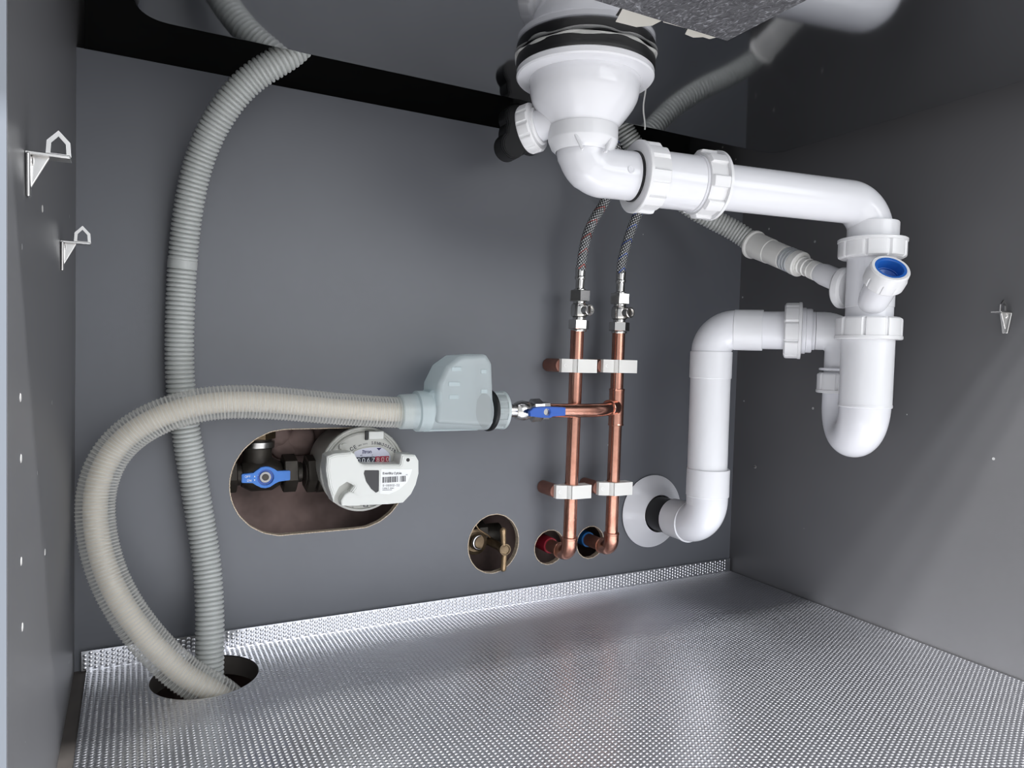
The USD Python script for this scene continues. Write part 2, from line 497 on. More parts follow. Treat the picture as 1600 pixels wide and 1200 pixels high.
struct("floor_kitchen", bx((-2.0, -3.2, -0.17), (2.8, 0.14, -0.15)), "floor_tile", "kitchen floor in front of the cabinet")


# ------------------------------------------------------------------ aluminium mat
mat = thing("floor_mat", "embossed silver aluminium mat lining the cabinet floor, turned up along the back", "mat")
mat_poly = sbox(0.0095, -0.455, W - 0.0015, -0.0036).difference(floor_hole)
obj("base_sheet", extr_z(mat_poly, -0.0011, 0.0), "aluminium", mat, smooth=False)
obj("back_lip", bx((0.0055, -0.0046, 0.0), (W - 0.003, -0.0036, 0.0172)), "aluminium", mat, smooth=False, label="turned-up back edge of the mat")


def studs(centres, up, rx, ry, h, ax, ay):
    """one low rounded boss per centre, 25 triangles each"""
    n = 6
    th = np.arange(n) * 2 * PI / n
    ring = lambda k, z: np.cos(th)[:, None] * ax * rx * k + np.sin(th)[:, None] * ay * ry * k + up * z
    unitv = np.vstack([ring(1.0, -0.00008), ring(0.62, h * 0.8), (up * h)[None]])
    f = []
    for j in range(n):
        k = (j + 1) % n
        f += [(j, k, n + k), (j, n + k, n + j), (n + j, n + k, 2 * n)]
    f = np.array(f)
    c = np.asarray(centres)
    v = (c[:, None] + unitv[None]).reshape(-1, 3)
    ff = (f[None] + (np.arange(len(c)) * len(unitv))[:, None, None]).reshape(-1, 3)
    m = trimesh.Trimesh(v, ff, process=False)
    return m


PX, PY = 0.0043, 0.0037
inner = mat_poly.buffer(-0.0012)
cs = []
for i in range(int(0.76 / PX)):
    for j in range(int(0.455 / PY)):
        cs.append((0.0115 + i * PX, -0.0060 - (j + 0.5 * (i % 2)) * PY))
cs = np.array(cs)
cs = cs[shapely.contains_xy(inner, cs[:, 0], cs[:, 1])]
cs3 = np.column_stack([cs, np.zeros(len(cs))])
sm = studs(cs3, V(0, 0, 1), 0.0021, 0.00172, 0.00062, V(1, 0, 0), V(0, 1, 0))
obj("embossed_stud", sm, "aluminium", mat, smooth=True, kind="stuff")
lp = [(0.0085 + i * PX, -0.0046, 0.0022 + (j + 0.5 * (i % 2)) * PY) for i in range(int(0.75 / PX)) for j in range(4)]
obj("lip_stud", studs(lp, V(0, -1, 0), 0.0021, 0.00175, 0.0007, V(1, 0, 0), V(0, 0, 1)), "aluminium", mat, smooth=True, kind="stuff")

# ------------------------------------------------------------------ sink bowl
SZ = 0.530
sink = thing("sink_bowl", "polished steel underside of a sink bowl forming the mirror-like top of the cabinet", "sink", (0.382, -0.279, SZ))


def rrect(hx, hy, r, n=9):
    pts = []
    for cx, cy, a0 in ((hx - r, hy - r, 0), (-hx + r, hy - r, PI / 2), (-hx + r, -hy + r, PI), (hx - r, -hy + r, 1.5 * PI)):
        for t in np.linspace(a0, a0 + PI / 2, n):
            pts.append((cx + r * math.cos(t), cy + r * math.sin(t)))
    return np.array(pts)


HX, HY, RF = 0.340, 0.191, 0.008
levels = [(RF, 0.0)] + [(RF * (1 - math.sin(t)), RF * (1 - math.cos(t))) for t in np.linspace(0, PI / 2, 7)[1:]] + [(0.0, 0.189)]
rings = [np.column_stack([rrect(HX - i, HY - i, 0.022 - i * 0.5), np.full(36, z)]) for i, z in levels]
sv = np.vstack(rings)
sf = grid_faces(len(rings), 36)
cen = len(sv)
sv = np.vstack([sv, (0, 0, 0)])
j = np.arange(36)
sf = np.vstack([sf, np.stack([np.full(36, cen), (j + 1) % 36, j], 1)])
obj("bowl", trimesh.Trimesh(sv, sf, process=False), "steel_sink", sink, smooth=35)
pad = bx((0.318 - 0.382, -0.43 + 0.279, -0.0022), (0.4435 - 0.382, -0.2955 + 0.279, -0.0001), 0.0004)
pd_ = obj("sound_pad", pad, "pad", sink, smooth=False, label="speckled grey sound-deadening pad stuck to the steel")
for poly in ([(0.345, -0.297), (0.381, -0.297), (0.379, -0.286), (0.370, -0.279), (0.352, -0.278)], [(0.381, -0.297), (0.404, -0.297), (0.402, -0.2945), (0.383, -0.2935)],
             [(0.404, -0.297), (0.4345, -0.297), (0.4305, -0.2905), (0.424, -0.2905), (0.418, -0.2865), (0.409, -0.2875)]):
    m = extr_z(Polygon([(x - 0.382, y + 0.279) for x, y in poly]), -0.0014, -0.0009)
    v = m.vertices
    v[:, 2] -= 0.06 * (v[:, 1] + 0.0175).clip(0)
    obj("backing_film", m, "tape_white", pd_, smooth=False, label="torn white backing film at the edge of the pad")

# ------------------------------------------------------------------ basket strainer
SX, SY = 0.3745, -0.2045
st = thing("sink_strainer", "white plastic basket strainer with black gasket and outlet elbow under the sink", "sink strainer", (SX, SY, SZ))
obj("gasket", lathe([(0.02, -0.0003), (0.0565, -0.0003), (0.0575, -0.002), (0.0575, -0.0085), (0.0565, -0.0105), (0.02, -0.0105), (0.02, -0.0003)], n=96), "rubber", st, label="black rubber gasket")
bead = [(0.0572 + 0.0008 * math.sin(5 * t) + 0.0006 * math.sin(13 * t + 1), t) for t in np.linspace(0, 2 * PI, 140)]
bp = np.array([(r * math.cos(t), r * math.sin(t), -0.0016 + 0.0005 * math.sin(7 * t)) for r, t in bead])
obj("sealant_bead", sweep(bp, 0.0012 + 0.0004 * np.sin(np.linspace(0, 60, 140)), 8), "sealant", st, label="thin bead of clear sealant")
drip, _ = spline([(0.0575, -0.006, -0.003), (0.059, -0.006, -0.012), (0.0585, -0.004, -0.030), (0.062, -0.002, -0.040), (0.064, 0.0, -0.046)], 0.002)
obj("sealant_string", sweep(drip, 0.0007, 8), "sealant", st, label="clear string of sealant hanging down")
obj("flange", lathe([(0.040, -0.0105), (0.0560, -0.0105), (0.0570, -0.0115), (0.0570, -0.0155), (0.0560, -0.0167), (0.0462, -0.0178), (0.0462, -0.0100)], n=96), "pvc", st)
bowl = [(0.0462, -0.0175), (0.0462, -0.0215), (0.0456, -0.0225), (0.0452, -0.0285), (0.0438, -0.0340), (0.0410, -0.0395), (0.0368, -0.0455), (0.0328, -0.0505), (0.0299, -0.0540), (0.0288, -0.0556), (0.0285, -0.0590)]
obj("strainer_body", lathe([(0.0, -0.0175)] + bowl + [(0.0, -0.059)], n=96), "pvc", st)
obj("outlet_collar", lathe([(0.0, -0.0556), (0.0282, -0.0556), (0.0291, -0.0563), (0.0291, -0.0668), (0.0286, -0.0680), (0.0262, -0.0735), (0.0228, -0.0765), (0.0226, -0.0765), (0.0226, -0.0600), (0.0, -0.0600)], n=80), "pvc_satin", st)
for a in (-2.3, -1.25):
    obj("collar_rib", bx((-0.0012, -0.0015, -0.010), (0.0012, 0.0015, 0.0045), 0.0005).apply_transform(trimesh.transformations.compose_matrix(angles=(0.0, 0.45 if a > -2 else -0.45, a + PI / 2), translate=(0.0268 * math.cos(a), 0.0268 * math.sin(a), -0.0722))), "pvc_satin", st, smooth=False)
# overflow spigot with ribbed blanking cap on the left side
so, sa = V(-0.0255, 0.020, -0.0510), unit((-0.56, 0.78, -0.20))
obj("overflow_spigot", lathe([(0, -0.016), (0.0130, -0.016), (0.0130, 0.016), (0.0, 0.016)], so, sa, 56), "pvc", st)
obj("spigot_cap", lathe([(0.0, 0.0045), (0.0148, 0.0045), (0.0155, 0.0052), (0.0157, 0.0068), (0.0192, 0.0070), (0.0198, 0.0080), (0.0205, 0.0086), (0.0205, 0.0165), (0.0192, 0.0185), (0.0, 0.0187)], so, sa, 168, mod=lugs(12, 0.05, 0.82, 0.0199)), "pp_nut", st, label="ribbed white blanking cap")

# ------------------------------------------------------------------ waste pipe from strainer to trap
pd = unit((0.303, -0.0495, 0.0))            # direction of the horizontal run
HZ = 0.4395
wp = thing("waste_pipe", "white waste pipe between sink strainer and trap with two ribbed compression nuts", "waste pipe", (SX, SY, HZ))
L0 = lambda s, z=0.0: pd * s + V(0, 0, z)
DZ = V(0, 0, HZ - SZ)
e = elbow((0, 0, 0.020), (0, 0, -1), pd, 0.0200, 16)
pts = np.vstack([[(0, 0, 0.0303)], e, [L0(0.030), L0(0.0463)]]) + DZ
obj("outlet_elbow", sweep(pts, [0.0222] + [0.0222] * 4 + [0.0215] * 6 + [0.0208] * 6 + [0.0205, 0.0205], 56), "pvc", st, smooth=40)
obj("moulded_mark", lathe([(0.0, 0), (0.0032, 0), (0.0032, 0.0006), (0.0024, 0.0006), (0.0024, 0.0003), (0, 0.0003)], L0(0.036) + DZ + V(-0.004, -0.0201, 0.0), (-0.16, -1, 0.1), 20), "pvc", st, smooth=20)
obj("gland_ring", lathe([(0.0, 0.0), (0.0213, 0.0), (0.0213, 0.004), (0.0, 0.004)], L0(0.0465), pd, 48), "rubber", wp, label="dark gap of the sealing ring")


def nut(parent, o, a, r, h, bore, n=9, depth=0.07, name="compression_nut", mat="pp_nut", flange=0.0035, phase=0.0, duty=0.5):
    p = [(bore, 0.0), (r * 0.90, 0.0), (r * 0.985, 0.0015), (r, 0.003), (r, h - flange), (r * 1.02, h - flange + 0.0003), (r * 1.02, h - 0.0006), (r * 0.99, h), (bore, h), (bore, 0.0)]
    f = lugs(n, depth, duty, r * 0.97, phase)
    mod = lambda th, rr, hh: np.ones_like(th) if hh > h - flange + 0.0001 else f(th, rr, hh)
    return obj(name, lathe(p, o, a, n * 22, mod=mod), mat, parent, smooth=25)


nut(wp, L0(0.0700), -pd, 0.0300, 0.0215, 0.0195, 8, 0.085, phase=0.35)
obj("coupling", lathe([(0.0, 0.0), (0.0236, 0.0), (0.0240, 0.001), (0.0240, 0.0385), (0.0250, 0.0390), (0.0250, 0.0420), (0.0232, 0.0430), (0.0, 0.043)], L0(0.0680), pd, 72), "pvc", wp)
nut(wp, L0(0.1090), pd, 0.0298, 0.0200, 0.0195, 8, 0.085, phase=0.1)
TX, TY = 0.6770, -0.2570                        # axis of the trap
run = math.hypot(TX - SX, TY - SY)
rb = 0.0300
e2 = elbow(L0(run - rb), pd, (0, 0, -1), rb, 18)
obj("straight_pipe", sweep(np.vstack([[L0(0.112), L0(0.2)], e2, [L0(run, -0.034)]]), 0.0203, 56), "pvc", wp, smooth=40, label="smooth white pipe with a bend at its end")

# ------------------------------------------------------------------ trap
tr = thing("pipe_trap", "white tubular trap by the right wall with a blue-lined spigot and a bottom bend", "trap", (TX, TY, 0.0))
obj("inlet_socket", lathe([(0.0, 0.4045), (0.0228, 0.4045), (0.0232, 0.4053), (0.0232, 0.4205), (0.0226, 0.4215), (0.0, 0.4215)], n=64), "pvc_satin", tr)
nut(tr, (0, 0, 0.3865), (0, 0, 1), 0.0305, 0.0190, 0.020, 9, 0.055, duty=0.93, phase=0.05)
obj("tee_body", lathe([(0.0, 0.326), (0.0215, 0.326), (0.0215, 0.3395), (0.0220, 0.340), (0.0220, 0.389), (0.0, 0.389)], n=64), "pvc", tr)
nut(tr, (0, 0, 0.3300), (0, 0, -1), 0.0298, 0.0215, 0.0205, 9, 0.055, duty=0.93, phase=0.3)
obj("down_tube", lathe([(0.0, 0.2425), (0.0239, 0.2425), (0.0243, 0.2430), (0.0243, 0.2450), (0.0239, 0.2460), (0.0239, 0.312), (0.0, 0.312)], n=64), "pvc_satin", tr)
rv = V(0.037, 0.053, 0.0)
sep = np.linalg.norm(rv)
ru = unit(rv)
ub = arc_pts(ru * sep / 2 + V(0, 0, 0.2435), -ru, V(0, 0, -1), sep / 2, 0, PI, 30)
obj("u_bend", sweep(np.vstack([[V(0, 0, 0.246)], ub, [rv + V(0, 0, 0.262)]]), np.concatenate([[0.0232], np.linspace(0.0232, 0.0208, 30), [0.0208]]), 56), "pvc", tr, smooth=40)
nut(tr, rv + V(0, 0, 0.2745), (0, 0, -1), 0.0268, 0.0215, 0.019, 9, 0.05, duty=0.93, phase=0.2)
obj("seat_ring", lathe([(0.0, 0.2770), (0.0248, 0.2770), (0.0252, 0.2776), (0.0252, 0.2790), (0.0246, 0.2796), (0.0, 0.2796)], rv, n=56), "pvc", tr)
bd = unit((-0.092, 0.104, 0.0))                # branch towards the outlet
obj("riser_elbow", sweep(np.vstack([[rv + V(0, 0, 0.268), rv + V(0, 0, 0.288)], elbow(rv + V(0, 0, 0.2965), (0, 0, 1), bd, 0.0225, 12), [rv + V(0, 0, 0.319) + bd * 0.030]]), 0.0203, 56), "pvc_satin", tr, smooth=40)
# side spigot for the appliance hose (towards the back left)
hd = unit((0.048, 0.919, 0.392))
ho = V(-0.0040, 0.018, 0.3615)
obj("hose_spigot_ring", lathe([(0.0, 0.012), (0.0175, 0.012), (0.0200, 0.014), (0.0205, 0.016), (0.0205, 0.0195), (0.0190, 0.0215), (0.0, 0.022)], V(-0.001, 0.010, 0.3585), unit((-0.12, 0.99, 0.10)), 56), "pp_nut", tr)
obj("hose_spigot", lathe([(0.0, 0.004), (0.0100, 0.0045), (0.0112, 0.008), (0.0112, 0.036), (0.0098, 0.044), (0.0, 0.044)], ho, hd, 48), "pvc_satin", tr)
# open front spigot with a blue plug
no, na = V(-0.008, -0.006, 0.3390), unit((-0.0205, -0.0375, 0.0385))
obj("front_spigot", lathe([(0.0, 0.0), (0.0120, 0.0), (0.0134, 0.006), (0.0142, 0.020), (0.0146, 0.034), (0.0, 0.034)], no, na, 56), "pvc", tr)
obj("spigot_nut", lathe([(0.0140, 0.0310), (0.0172, 0.0310), (0.0183, 0.0325), (0.0185, 0.0400), (0.0178, 0.0415), (0.0174, 0.0486), (0.0164, 0.0500), (0.0140, 0.0500), (0.0140, 0.0310)], no, na, 150,
                       mod=lambda th, r, h: lugs(9, 0.035, 0.9, 0.0181, 0.3)(th, r, h)), "pp_nut", tr, smooth=28)
obj("blue_plug", lathe([(0.0, 0.0345), (0.0096, 0.0345), (0.0100, 0.0355), (0.0108, 0.0485), (0.0116, 0.0498), (0.0140, 0.0500), (0.0140, 0.042), (0.0, 0.031)], no, na, 56), "blue_plug", tr, label="hollow blue plug in the open spigot")
obj("plug_seam", lathe([(0.0106, 0.0403), (0.0099, 0.0407), (0.0106, 0.0411)], no, na, 48), "blue_plug", tr)

# ------------------------------------------------------------------ outlet pipe from trap to wall
OX, OY = 0.6228, -0.1005
op = thing("outlet_pipe", "white outlet pipe dropping from the trap and bending into the back wall", "waste pipe", (OX, OY, 0.0))
BZ = 0.319
b0 = V(TX - OX, TY - OY, BZ) + rv              # riser top in local coordinates
Lb = np.linalg.norm(b0[:2])
B = lambda s: b0 + bd * s
obj("branch_pipe", tube_between(B(0.0303), B(Lb - 0.030), 0.0208, 56), "pvc", op)
obj("union_ring", lathe([(0.0, 0.0), (0.0232, 0.0), (0.0238, 0.001), (0.0238, 0.0060), (0.0250, 0.0066), (0.0250, 0.0125), (0.0, 0.0125)], B(0.0335), bd, 64), "pvc", op)
nut(op, B(0.0620), -bd, 0.0302, 0.0180, 0.020, 9, 0.055, duty=0.93, phase=0.25)
obj("socket", lathe([(0.0, 0.0), (0.0222, 0.0), (0.0226, 0.0006), (0.0226, 0.0300), (0.0222, 0.0306), (0.0, 0.0306)], B(Lb - 0.0545), bd, 64), "pvc_satin", op)
obj("top_elbow", sweep(np.vstack([[B(Lb - 0.040)], elbow(B(Lb - 0.0250), bd, (0, 0, -1), 0.0250, 16), [V(0, 0, 0.280)]]), 0.0221, 56), "pvc", op, smooth=40)
obj("socket", lathe([(0.0, 0.2640), (0.0228, 0.2640), (0.0233, 0.2648), (0.0233, 0.2935), (0.0228, 0.2943), (0.0, 0.2943)], n=64), "pvc_satin", op)
obj("vertical_pipe", tube_between((0.0003, -0.0005, 0.120), (0, 0, 0.285), 0.0222, 64), "pvc_satin", op)
obj("socket", lathe([(0.0, 0.1300), (0.0234, 0.1300), (0.0239, 0.1308), (0.0239, 0.1605), (0.0234, 0.1613), (0.0, 0.1613)], (0.0008, -0.0015, 0), (0, 0, 1), 64), "pvc_satin", op)
wd = unit((0.0037, 1.0, -0.02))
el = elbow((0.001, -0.0015, 0.1265), (0, 0, -1), wd, 0.0330, 18)
obj("wall_elbow", sweep(np.vstack([[V(0.001, -0.0015, 0.134)], el, [el[-1] + wd * 0.012]]), 0.0228, 64), "pvc", op, smooth=40)
obj("elbow_socket", lathe([(0.0, 0.0), (0.0228, 0.0), (0.0240, 0.0008), (0.0240, 0.0020), (0.0233, 0.0030), (0.0228, 0.0300), (0.0, 0.0303)], el[-1] - wd * 0.006, wd, 64), "pvc_satin", op)
obj("rubber_seal", lathe([(0.0, 0.0), (0.0205, 0.0), (0.0210, 0.0010), (0.0210, 0.028), (0.0, 0.028)], el[-1] + wd * 0.0235, wd, 56), "rubber", op, label="black rubber seal where the pipe meets the wall plate")

ro = thing("wall_rosette", "round white cover plate on the back wall where the waste pipe enters", "pipe cover", (0.6265, -0.0005, 0.0915))
obj("plate", lathe([(0.0235, 0.0005), (0.0452, 0.0), (0.0460, 0.0012), (0.0455, 0.0022), (0.0380, 0.0062), (0.0300, 0.0118), (0.0250, 0.0165), (0.0235, 0.0170), (0.0225, 0.0150), (0.0225, 0.001), (0.0235, 0.0005)], (0, 0, 0), (0, -1, 0), 96), "pvc", ro, smooth=40)

# ------------------------------------------------------------------ appliance hose to the trap spigot
sh = thing("drain_hose", "short grey corrugated hose from behind the sink to the trap spigot with a clamped adapter", "hose", (TX, TY, 0.0))
hp = ho + hd * 0.030
A = lambda s: hp + hd * s
obj("barbed_nozzle", lathe([(0.0, 0.0), (0.0090, 0.0), (0.0098, 0.0015), (0.0098, 0.0080), (0.0088, 0.0090), (0.0097, 0.0100), (0.0086, 0.0160), (0.0097, 0.0170), (0.0086, 0.0230), (0.0097, 0.0240), (0.0092, 0.029), (0.0, 0.029)], A(0.0142), hd, 48), "adapter", sh, smooth=20)
obj("rubber_sleeve", lathe([(0.0, 0.0), (0.0122, 0.0), (0.0136, 0.0012), (0.0136, 0.0085), (0.0120, 0.0098), (0.0120, 0.0260), (0.0, 0.0260)], A(0.0405), hd, 48), "adapter", sh)
obj("hose_clamp", cat(*[lathe([(0.0118, 0.0), (0.0133, 0.0), (0.0133, 0.0028), (0.0118, 0.0028), (0.0118, 0.0)], A(0.0510 + 0.0044 * k), unit(hd + V(0.08, 0.0, 0.06)), 48) for k in range(3)] + [tube_between(A(0.0500) + V(-0.006, -0.003, -0.0115), A(0.0640) + V(-0.006, -0.003, -0.0115), 0.0018, 12)]), "zinc", sh, label="zinc-plated spring clamp")
obj("cuff", lathe([(0.0, 0.0), (0.0128, 0.0), (0.0132, 0.0008), (0.0134, 0.0240), (0.0140, 0.0250), (0.0147, 0.0500), (0.0164, 0.0520), (0.0164, 0.0545), (0.0, 0.0550)], A(0.0650), hd, 56), "adapter", sh, smooth=25)
c0 = A(0.119) + V(TX, TY, 0)
hose_pts = [c0, (0.667, -0.087, 0.4355), (0.636, -0.066, 0.455), (0.602, -0.047, 0.4806), (0.574, -0.034, 0.513), (0.5545, -0.028, 0.537), (0.538, -0.024, 0.565), (0.526, -0.022, 0.620)]
obj("corrugated_tube", corrugated([np.array(q) - V(TX, TY, 0) for q in hose_pts], 0.0121, 0.0018, 0.0040), "grey_hose", sh, smooth=45)

# ------------------------------------------------------------------ big grey hose on the left
gh = thing("corrugated_hose", "long grey corrugated drain hose hanging on the left down into the floor hole", "hose")
gp = [(0.186, -0.058, 0.620), (0.180, -0.066, 0.575), (0.168, -0.069, 0.545), (0.154, -0.068, 0.531), (0.135, -0.062, 0.516), (0.111, -0.050, 0.486), (0.095, -0.036, 0.450), (0.086, -0.026, 0.407), (0.082, -0.0185, 0.363), (0.080, -0.0165, 0.307), (0.081, -0.0165, 0.250),
      (0.088, -0.0165, 0.193), (0.097, -0.020, 0.135), (0.104, -0.030, 0.079), (0.105, -0.043, 0.026), (0.104, -0.049, -0.020), (0.103, -0.047, -0.07)]
_, at = spline(gp, 0.001)
obj("corrugated_tube", corrugated(gp, 0.0122, 0.0019, 0.0040, plain_at=((0.300, 0.3075),)), "grey_hose", gh, smooth=45)

# ------------------------------------------------------------------ clear ribbed hose
ch = thing("clear_hose", "milky translucent ribbed discharge hose curving from the floor hole to the tundish", "hose")
cp = [(0.142, -0.0830, -0.060), (0.124, -0.0830, -0.026), (0.106, -0.0825, -0.005), (0.088, -0.079, 0.0085), (0.065, -0.073, 0.032), (0.044, -0.068, 0.062), (0.027, -0.060, 0.097), (0.0185, -0.052, 0.132), (0.0175, -0.048, 0.158), (0.023, -0.047, 0.183), (0.035, -0.047, 0.203), (0.054, -0.050, 0.219),
      (0.083, -0.053, 0.2315), (0.113, -0.055, 0.2365), (0.155, -0.056, 0.2355), (0.206, -0.057, 0.2305), (0.258, -0.057, 0.2265), (0.283, -0.057, 0.2255)]
obj("hose_wall", sweep(spline(cp, 0.003)[0], 0.0141, 36), "clear_hose", ch, smooth=50)
hk = 20
fine, fat = spline(cp, 0.0029 / hk)
ft = np.gradient(fine, axis=0)
ft /= np.linalg.norm(ft, axis=1, keepdims=True)
fu = frame(ft[0])[0]
hel = []
for k in range(len(fine)):
    fu = unit(fu - ft[k] * (fu @ ft[k]))
    a = 2 * PI * k / hk
    hel.append(fine[k] + 0.0144 * (math.cos(a) * fu + math.sin(a) * np.cross(ft[k], fu)))
obj("reinforcing_rib", sweep(np.array(hel), 0.00065, 5), "hose_rib", ch, smooth=60, label="pale spiral rib wound round the clear hose")
obj("bore", sweep(spline(cp, 0.004)[0], 0.0092, 28), "bore_highlight", ch, smooth=50)  # inner tube that carries the painted bright stripe of the hose

# ------------------------------------------------------------------ tundish
td = thing("tundish", "translucent plastic tundish joining the clear hose to the copper branch pipe", "tundish", (0.330, -0.057, 0.2275))
hood = hull_spheres([((x, y, z), 0.005) for y in (-0.0165, 0.0165) for x, z in ((-0.025, -0.006), (-0.0235, 0.026), (-0.016, 0.041), (-0.004, 0.0495), (0.0195, 0.0515), (0.0235, 0.046), (0.027, -0.004), (0.027, -0.010))])
bodyt = m3.Manifold.batch_hull([m3.Manifold.sphere(0.0185, 40).translate((-0.030, 0, 0)), m3.Manifold.sphere(0.0185, 40).translate((0.020, 0, -0.001)), m3.Manifold.cylinder(0.006, 0.0195, 0.0195, 40).rotate((0, 90, 0)).translate((0.026, 0, -0.001))])
obj("funnel_body", to_tm(hood + bodyt), "frosted", td, smooth=40)
obj("hose_socket", lathe([(0.0, 0.0), (0.0160, 0.0), (0.0168, 0.001), (0.0172, 0.0160), (0.0200, 0.0170), (0.0200, 0.0290), (0.0, 0.0290)], (-0.060, 0, -0.001), (1, 0, 0.02), 48), "frosted", td, smooth=25)
obj("step_block", bx((-0.034, -0.013, 0.006), (-0.020, 0.013, 0.0205), 0.003), "frosted", td, smooth=False)
for x, z, w in ((-0.0105, 0.0395, 0.010), (-0.0125, 0.0250, 0.012), (-0.0125, 0.0125, 0.010), (0.0185, 0.0375, 0.006), (0.0195, 0.0180, 0.007)):
    obj("air_slot", bx((x - w / 2, -0.0222, z), (x + w / 2, -0.0212, z + 0.0040), 0.0003), "frosted", td, smooth=False)
obj("bottom_seam", bx((-0.036, -0.0035, -0.0205), (0.023, 0.0035, -0.0185), 0.0006), "frosted", td, smooth=False)
ta = unit((1, 0, -0.01))
obj("gasket", lathe([(0.0, 0.0), (0.0205, 0.0), (0.0215, 0.001), (0.0215, 0.0030), (0.0205, 0.0040), (0.0, 0.0040)], (0.0330, 0, -0.0005), unit((1, 0.12, 0.0)), 56), "rubber", td, label="black rubber gasket")
nut(td, (0.0375, 0, -0.0005), ta, 0.0195, 0.0150, 0.006, 10, 0.06, name="union_nut", mat="frosted", phase=0.2)
obj("nut_face", lathe([(0.0, 0.0), (0.0180, 0.0), (0.0185, 0.0008), (0.0170, 0.0030), (0.0, 0.0030)], (0.0500, 0, -0.0005), ta, 48), "adapter", td)

# ------------------------------------------------------------------ copper
PY_ = -0.035
HXc, CXc = 0.4845, 0.5415
RC = 0.0075


def coup(parent, p, q, name="solder_socket", r=0.0088):
    p, q = V(*p), V(*q)
    L = np.linalg.norm(q - p)
    return obj(name, lathe([(0.0, 0.0), (r, 0.0), (r + 0.0004, 0.0006), (r + 0.0004, 0.0018), (r, 0.0026), (r, L - 0.0026), (r + 0.0004, L - 0.0018), (r + 0.0004, L - 0.0006), (r, L), (0.0, L)], p, q - p, 40), "copper", parent)


def riser(name, label, x, group, xb):
    c = thing(name, label, "pipe", (x, PY_, 0.060), group)
    d = xb - x                                     # the pipe leans very slightly
    obj("pipe", tube_between((d, 0, 0.012), (0, 0, 0.254), RC, 40), "copper", c)
    e = elbow((d, 0, 0.012), (0, 0, -1), (0, 1, 0), 0.0120, 12)
    obj("elbow", sweep(np.vstack([[V(d, 0, 0.018)], e, [e[-1] + V(0, 0.006, 0)]]), 0.0088, 36), "copper", c, smooth=40)
    for o, a in ((V(d, 0, 0.0175), V(0, 0, 1)), (V(d, 0.0175, 0), V(0, 1, 0))):
        obj("elbow_rim", lathe([(0.0, 0.0), (0.0089, 0.0), (0.0094, 0.0006), (0.0094, 0.0018), (0.0088, 0.0026), (0.0, 0.0026)], o, a, 40), "copper", c)
    obj("wall_stub", tube_between((d, 0.016, 0), (d, 0.118, 0), RC, 36), "dull_copper", c)
    return c


hot = riser("copper_pipe", "left copper riser marked red where it leaves the back wall", HXc, "copper risers on the back wall", 0.4825)
obj("red_sleeve", tube_between((-0.002, 0.0400, 0), (-0.002, 0.090, 0), 0.0094, 36), "red_tape", hot, label="red sleeve around the pipe in the wall hole")
cold = riser("copper_pipe", "right copper riser marked blue, with a soldered tee feeding the branch", CXc, "copper risers on the back wall", 0.5405)
for q in (hot, cold):
    q.ClearCustomDataByKey("group")
obj("blue_sleeve", tube_between((-0.001, 0.0470, 0), (-0.001, 0.090, 0), 0.0094, 36), "blue_tape", cold, label="blue sleeve around the pipe in the wall hole")
TZ = 0.167                                        # tee height above the riser's base
coup(cold, (0, 0, TZ - 0.0215), (0, 0, TZ + 0.0215), "tee")
coup(cold, (-0.004, -0.002, TZ), (-0.0175, -0.009, TZ - 0.0002), "tee_branch")
brp = [(-0.012, -0.0062, TZ), (-0.020, -0.0110, TZ - 0.0004), (-0.030, -0.0175, TZ - 0.001), (-0.042, -0.0215, TZ - 0.0015), (-0.058, -0.0225, TZ - 0.0016), (-0.080, -0.0225, TZ - 0.0014), (-0.106, -0.0225, TZ - 0.001)]
bpath, _ = spline(brp, 0.003)
obj("branch_pipe", sweep(bpath, RC, 36), "copper", cold, smooth=45, label="copper branch bent forward to pass in front of the other riser")

# isolation valves
def iso_valve(x, label, ph):
    v = thing("isolation_valve", label, "valve", (x, PY_, 0.3135))
    obj("olive", lathe([(0.0, -0.001), (0.0088, -0.001), (0.0092, 0.0), (0.0092, 0.0012), (0.0, 0.0020)], n=36), "chrome", v)
    obj("lower_nut", hexnut((0, 0, 0.0016), (0, 0, 1), 0.0205, 0.0105, ph), "chrome", v, smooth=False)
    obj("valve_body", lathe([(0.0, 0.0115), (0.0072, 0.0115), (0.0072, 0.0148), (0.0088, 0.0160), (0.0096, 0.0190), (0.0096, 0.0260), (0.0088, 0.0290), (0.0072, 0.0305), (0.0072, 0.0330), (0.0, 0.0330)], n=40), "chrome", v)
    obj("screw_boss", lathe([(0.0, 0.0), (0.0062, 0.0), (0.0064, 0.0128), (0.0058, 0.0136), (0.0046, 0.0136), (0.0046, 0.0122), (0.0, 0.0122)], (0.002, -0.003, 0.0222), unit((0.12, -1, 0.05)), 36), "chrome", v)
    sc = bx((-0.0010, -0.0006, -0.0040), (0.0010, 0.0006, 0.0040), 0.0002)
    sc.apply_translation((0.0036, -0.0155, 0.0229))
    obj("screw_slot", sc, "iron_dark", v, smooth=False)
    obj("upper_nut", hexnut((0, 0, 0.0325), (0, 0, 1), 0.0212, 0.0125, ph + 0.35), "chrome", v, smooth=False)
    return v


iso_valve(0.4862, "nickel isolation valve on top of the left copper riser", 0.2)
iso_valve(0.5418, "nickel isolation valve on top of the right copper riser", 0.0)


